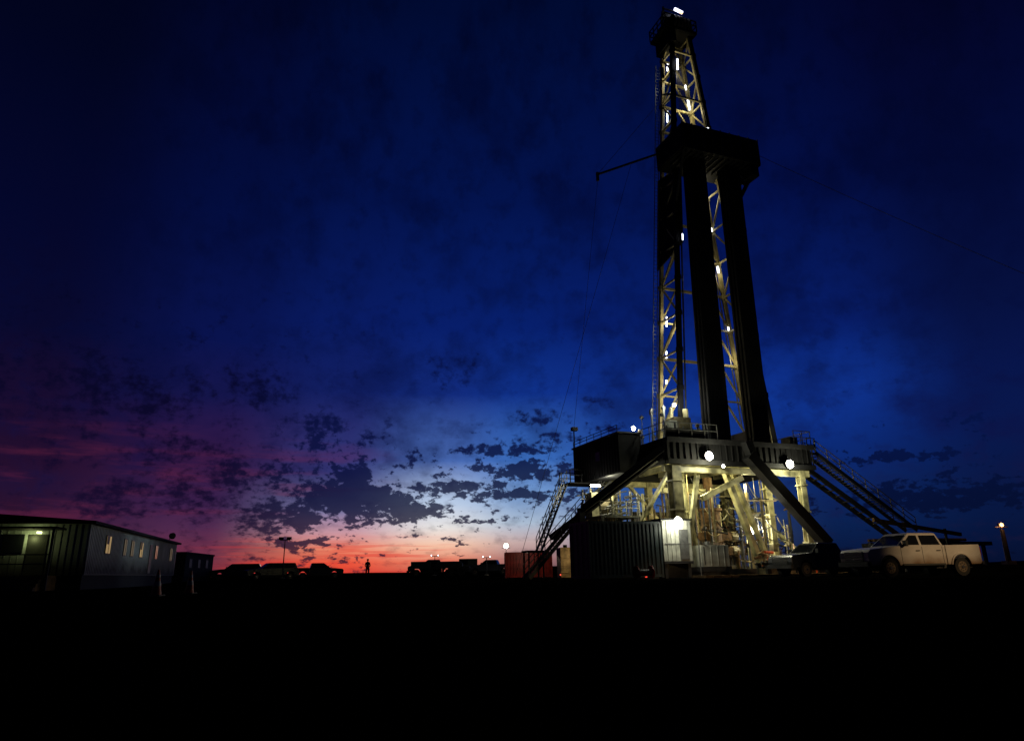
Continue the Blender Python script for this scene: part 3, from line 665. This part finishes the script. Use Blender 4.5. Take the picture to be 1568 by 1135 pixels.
rail(b,[(-1.6,1.2,.75),(-1.6,4.4,.75)],1,darkgrey)
for i in range(3): b.box((-1.9-.3*i,1.4,0),(-1.62-.3*i,2.6,.56-.18*i),rustM)
b.box((-1.1,3.6,.75),(-.4,4.3,1.6),darkgrey)
b.obj('porch',e)
b=MB(); b.box((-.2,2.2,2.85),(-.05,2.4,2.95),porchL); b.obj('porch_lamp',e)
plight('porch_light',(-.45,2.6,2.6),12,(.85,.95,.35),e,.08)
b=MB(); b.beam((24.5,.4,3.5),(24.5,.4,4.1),.05,.05,darkgrey); b.cyl((24.3,.2,4.0),(24.15,.1,4.05),.28,darkgrey,12,.24); b.obj('satellite_dish',e)
slight('added_siding_beam',R2W(-2.1,10.8,12.2),(-26,48,2.9),3800,(.80,.98,1),20,rig,.3,.9)  # added spot without a fixture, brightens the trailer siding
e=empty('office_trailer.001',(-35.0,75,0),math.radians(100)); b=MB(); b.box((0,0,.6),(12,3.2,3.0),roofM); b.box((-.1,-.1,3.0),(12.1,3.3,3.2),roofM); b.box((.1,.1,0),(11.9,3.1,.598),roofM)
for i in range(3): b.box((1.5+i*3.5,-.04,1.6),(2.5+i*3.5,-.002,2.5),frameM)
b.obj('walls',e)
e=empty('flatbed_trailer',(-13.2,88,.25),.03); b=MB(); b.box((0,0,.9),(7.5,2.4,1.1),darkgrey); b.box((.2,.2,1.1),(2.6,2.2,1.75),contD); b.box((3.2,.3,1.1),(6.6,2.1,1.5),contD); b.cyl((3.4,1.2,1.4),(6.4,1.2,1.4),.35,contD,14)
for x in (5.2,6.4):
    for y in (.1,2.0): b.cyl((x,y,.45),(x,y+.3,.45),.45,tyre,20)
b.box((.4,1,0),(.6,1.3,.9),darkgrey); b.obj('bed',e)
e=empty('tractor_unit',(-8.0,101,.2),.1); b=MB()
b.box((0,0,.5),(2.6,2.4,2.3),contD); b.box((-1.6,.2,.5),(0,2.2,1.5),contD); b.box((2.6,.4,.7),(5.5,2.0,.95),darkgrey); b.box((.2,-.02,1.5),(1.2,-.001,2.1),glass)
for x in (-.8,3.6,4.8):
    for y in (0,2.1): b.cyl((x,y,.5),(x,y+.3,.5),.5,tyre,20)
b.obj('body',e,bevel=.06)

# ------------------------------------------------------------------ pole lamps
def pole(name,p,h,heads=2,lm=None,glow=0,col=(1,1,1),s=.25):
    e=empty(name,p); b=MB(); b.cyl((0,0,0),(0,0,h),.07,darkgrey,10,.045); b.box((-.55,-.05,h-.06),(.55,.05,h+.02),darkgrey); b.box((-.25,-.25,0),(.25,.25,.2),concrete)
    for k in range(heads):
        x=-.45+.9*k/max(1,heads-1) if heads>1 else 0
        b.box((x-s,-.1,h+.02),(x+s,.12,h+.02+s*1.2),darkgrey)
        if lm: b.cyl((x,-.13,h+.02+s*.6),(x,-.102,h+.02+s*.6),s*.75,lm,12)
    b.obj('pole',e)
    if glow: plight(name+'_light',(0,-.5,h+.1),glow,col,e,.1)
    return e
pole('floodlight_pole',(-26.2,80,.2),4.3,2)
pole('floodlight_pole.001',(-1.15,90,.2),3.35,1,lampW,120,(1,.95,.85),.36)
pole('floodlight_pole.002',(-3.65,90,.2),2.2,2,tubeW,0,s=.1)
pole('floodlight_pole.003',(-10.8,95,.2),2.6,2,tubeW,0,s=.1)
pole('floodlight_pole.004',(41.6,60,.45),3.1,1,orL,30,(1,.4,.15),.22)
e=empty('flare_stack',(41.9,60.4,.45)); b=MB(); b.cyl((0,0,0),(0,0,2.9),.22,darkgrey,12,.16); b.box((-.4,-.4,0),(.4,.4,.3),concrete); b.obj('stack',e)

# ------------------------------------------------------------------ traffic cones
def cone(name,p):
    e=empty(name,p); b=MB(); b.box((-.19,-.19,0),(.19,.19,.035),plastic); n=18
    b.cyl((0,0,.035),(0,0,.28),.145,orange,n,.105); b.cyl((0,0,.28),(0,0,.42),.106,whiteB,n,.08); b.cyl((0,0,.42),(0,0,.52),.079,orange,n,.063); b.cyl((0,0,.52),(0,0,.6),.064,whiteB,n,.05); b.cyl((0,0,.6),(0,0,.74),.049,orange,n,.025)
    b.obj('cone',e)
cone('traffic_cone',(-10.55,21,gh(-10.55,21))); cone('traffic_cone.001',(-10.95,24,gh(-10.95,24)))

# ------------------------------------------------------------------ person
def person(name,p,rz):
    e=empty(name,p,rz)
    me=bpy.data.meshes.new('body')
    V=[((0,0,.95),.16,.12),((0,0,1.12),.16,.11),((0,0,1.32),.18,.12),((0,0,1.44),.13,.10),((0,0,1.53),.06,.06),((0,-.01,1.60),.065,.07)]
    E=[(0,1),(1,2),(2,3),(3,4),(4,5)]
    for s in (-1,1):
        o=len(V)
        V+= [((s*.18,0,1.42),.07,.07),((s*.25,.04,1.16),.058,.058),((s*.19,-.14,1.04),.045,.045),((s*.13,-.20,1.02),.036,.022)]
        E+= [(3,o),(o,o+1),(o+1,o+2),(o+2,o+3)]
        o=len(V)
        V+= [((s*.10,0,.88),.11,.12),((s*.12,-.02,.50),.085,.09),((s*.13,.01,.10),.06,.07),((s*.14,-.14,.045),.05,.035)]
        E+= [(0,o),(o,o+1),(o+1,o+2),(o+2,o+3)]
    me.from_pydata([v[0] for v in V],E,[]); o=bpy.data.objects.new('body',me); COL.objects.link(o); o.parent=e
    me.materials.append(cloth)
    o.modifiers.new('skin','SKIN')
    for i,v in enumerate(V): me.skin_vertices[0].data[i].radius=(v[1],v[2]); me.skin_vertices[0].data[i].use_root=(i==0)
    ss=o.modifiers.new('sub','SUBSURF'); ss.levels=2; ss.render_levels=2
    bm=bmesh.new(); bmesh.ops.create_uvsphere(bm,u_segments=18,v_segments=14,radius=1)
    for v in bm.verts:
        x,y,z=v.co
        yy=y*.098; xx=x*.077*(1-.18*max(0,-z)); zz=z*.118
        if y<0 and abs(x)<.25 and -.35<z<.1: yy-=.018*(1-abs(x)*4)
        v.co=(xx,yy-.01,zz+1.67)
    hm=bpy.data.meshes.new('head'); bm.to_mesh(hm); bm.free(); hm.materials.append(skin)
    ho=bpy.data.objects.new('head',hm); COL.objects.link(ho); ho.parent=e
    for q in hm.polygons: q.use_smooth=True
    b=MB(); n=20
    for k in range(5):
        a0=k*math.pi/10; a1=(k+1)*math.pi/10
        b.cyl((0,0,1.71+.11*math.sin(a0)),(0,0,1.71+.11*math.sin(a1)),.125*math.cos(a0),hatM,n,max(.001,.125*math.cos(a1)),cap=False)
    b.cyl((0,-.02,1.70),(0,-.02,1.712),.155,hatM,n)
    for s in (-1,1): b.box((s*.078-.01,-.02,1.64),(s*.078+.01,.02,1.70),skin); b.box((s*.03-.01,-.108,1.675),(s*.03+.01,-.10,1.685),plastic)
    b.box((-.025,-.105,1.60),(.025,-.098,1.608),rustM)
    b.obj('hard_hat_and_features',e)
    hb=bpy.data.meshes.new('hands'); V=[];E=[];R=[]
    for s in (-1,1):
        o=len(V); V.append((s*.13,-.20,1.02)); R.append((.035,.018)); V.append((s*.095,-.225,1.0)); R.append((.038,.016)); E.append((o,o+1))
        for k in range(4):
            c=len(V); zz=1.0+(.03-.02*k); V+= [(s*.065,-.235,zz),(s*(.042+.004*abs(k-1.5)),-.225,zz-.005),(s*(.033+.004*abs(k-1.5)),-.205,zz-.008)]; R+=[(.009,.009),(.008,.008),(.007,.007)]; E+=[(o+1,c),(c,c+1),(c+1,c+2)]
        c=len(V); V+=[(s*.11,-.23,1.045),(s*.088,-.235,1.065)]; R+=[(.011,.011),(.009,.009)]; E+=[(o,c),(c,c+1)]
    hb.from_pydata(V,E,[]); hb.materials.append(skin); ob=bpy.data.objects.new('hands',hb); COL.objects.link(ob); ob.parent=e
    ob.modifiers.new('skin','SKIN')
    for i,r in enumerate(R): hb.skin_vertices[0].data[i].radius=r
    hb.skin_vertices[0].data[0].use_root=True; hb.skin_vertices[0].data[len(V)//2].use_root=True
    ob.modifiers.new('sub','SUBSURF').levels=1
person('person',(-15.0,72,gh(-15,72)),.3)

sd=bpy.data.lights.new('sun','SUN'); sd.energy=.012; sd.angle=math.radians(8); sd.color=(1,.55,.35)
so=bpy.data.objects.new('sun',sd); COL.objects.link(so)
d=Vector((math.sin(math.radians(-12)),math.cos(math.radians(-12)),math.tan(math.radians(2))))
so.rotation_euler=d.to_track_quat('Z','Y').to_euler()
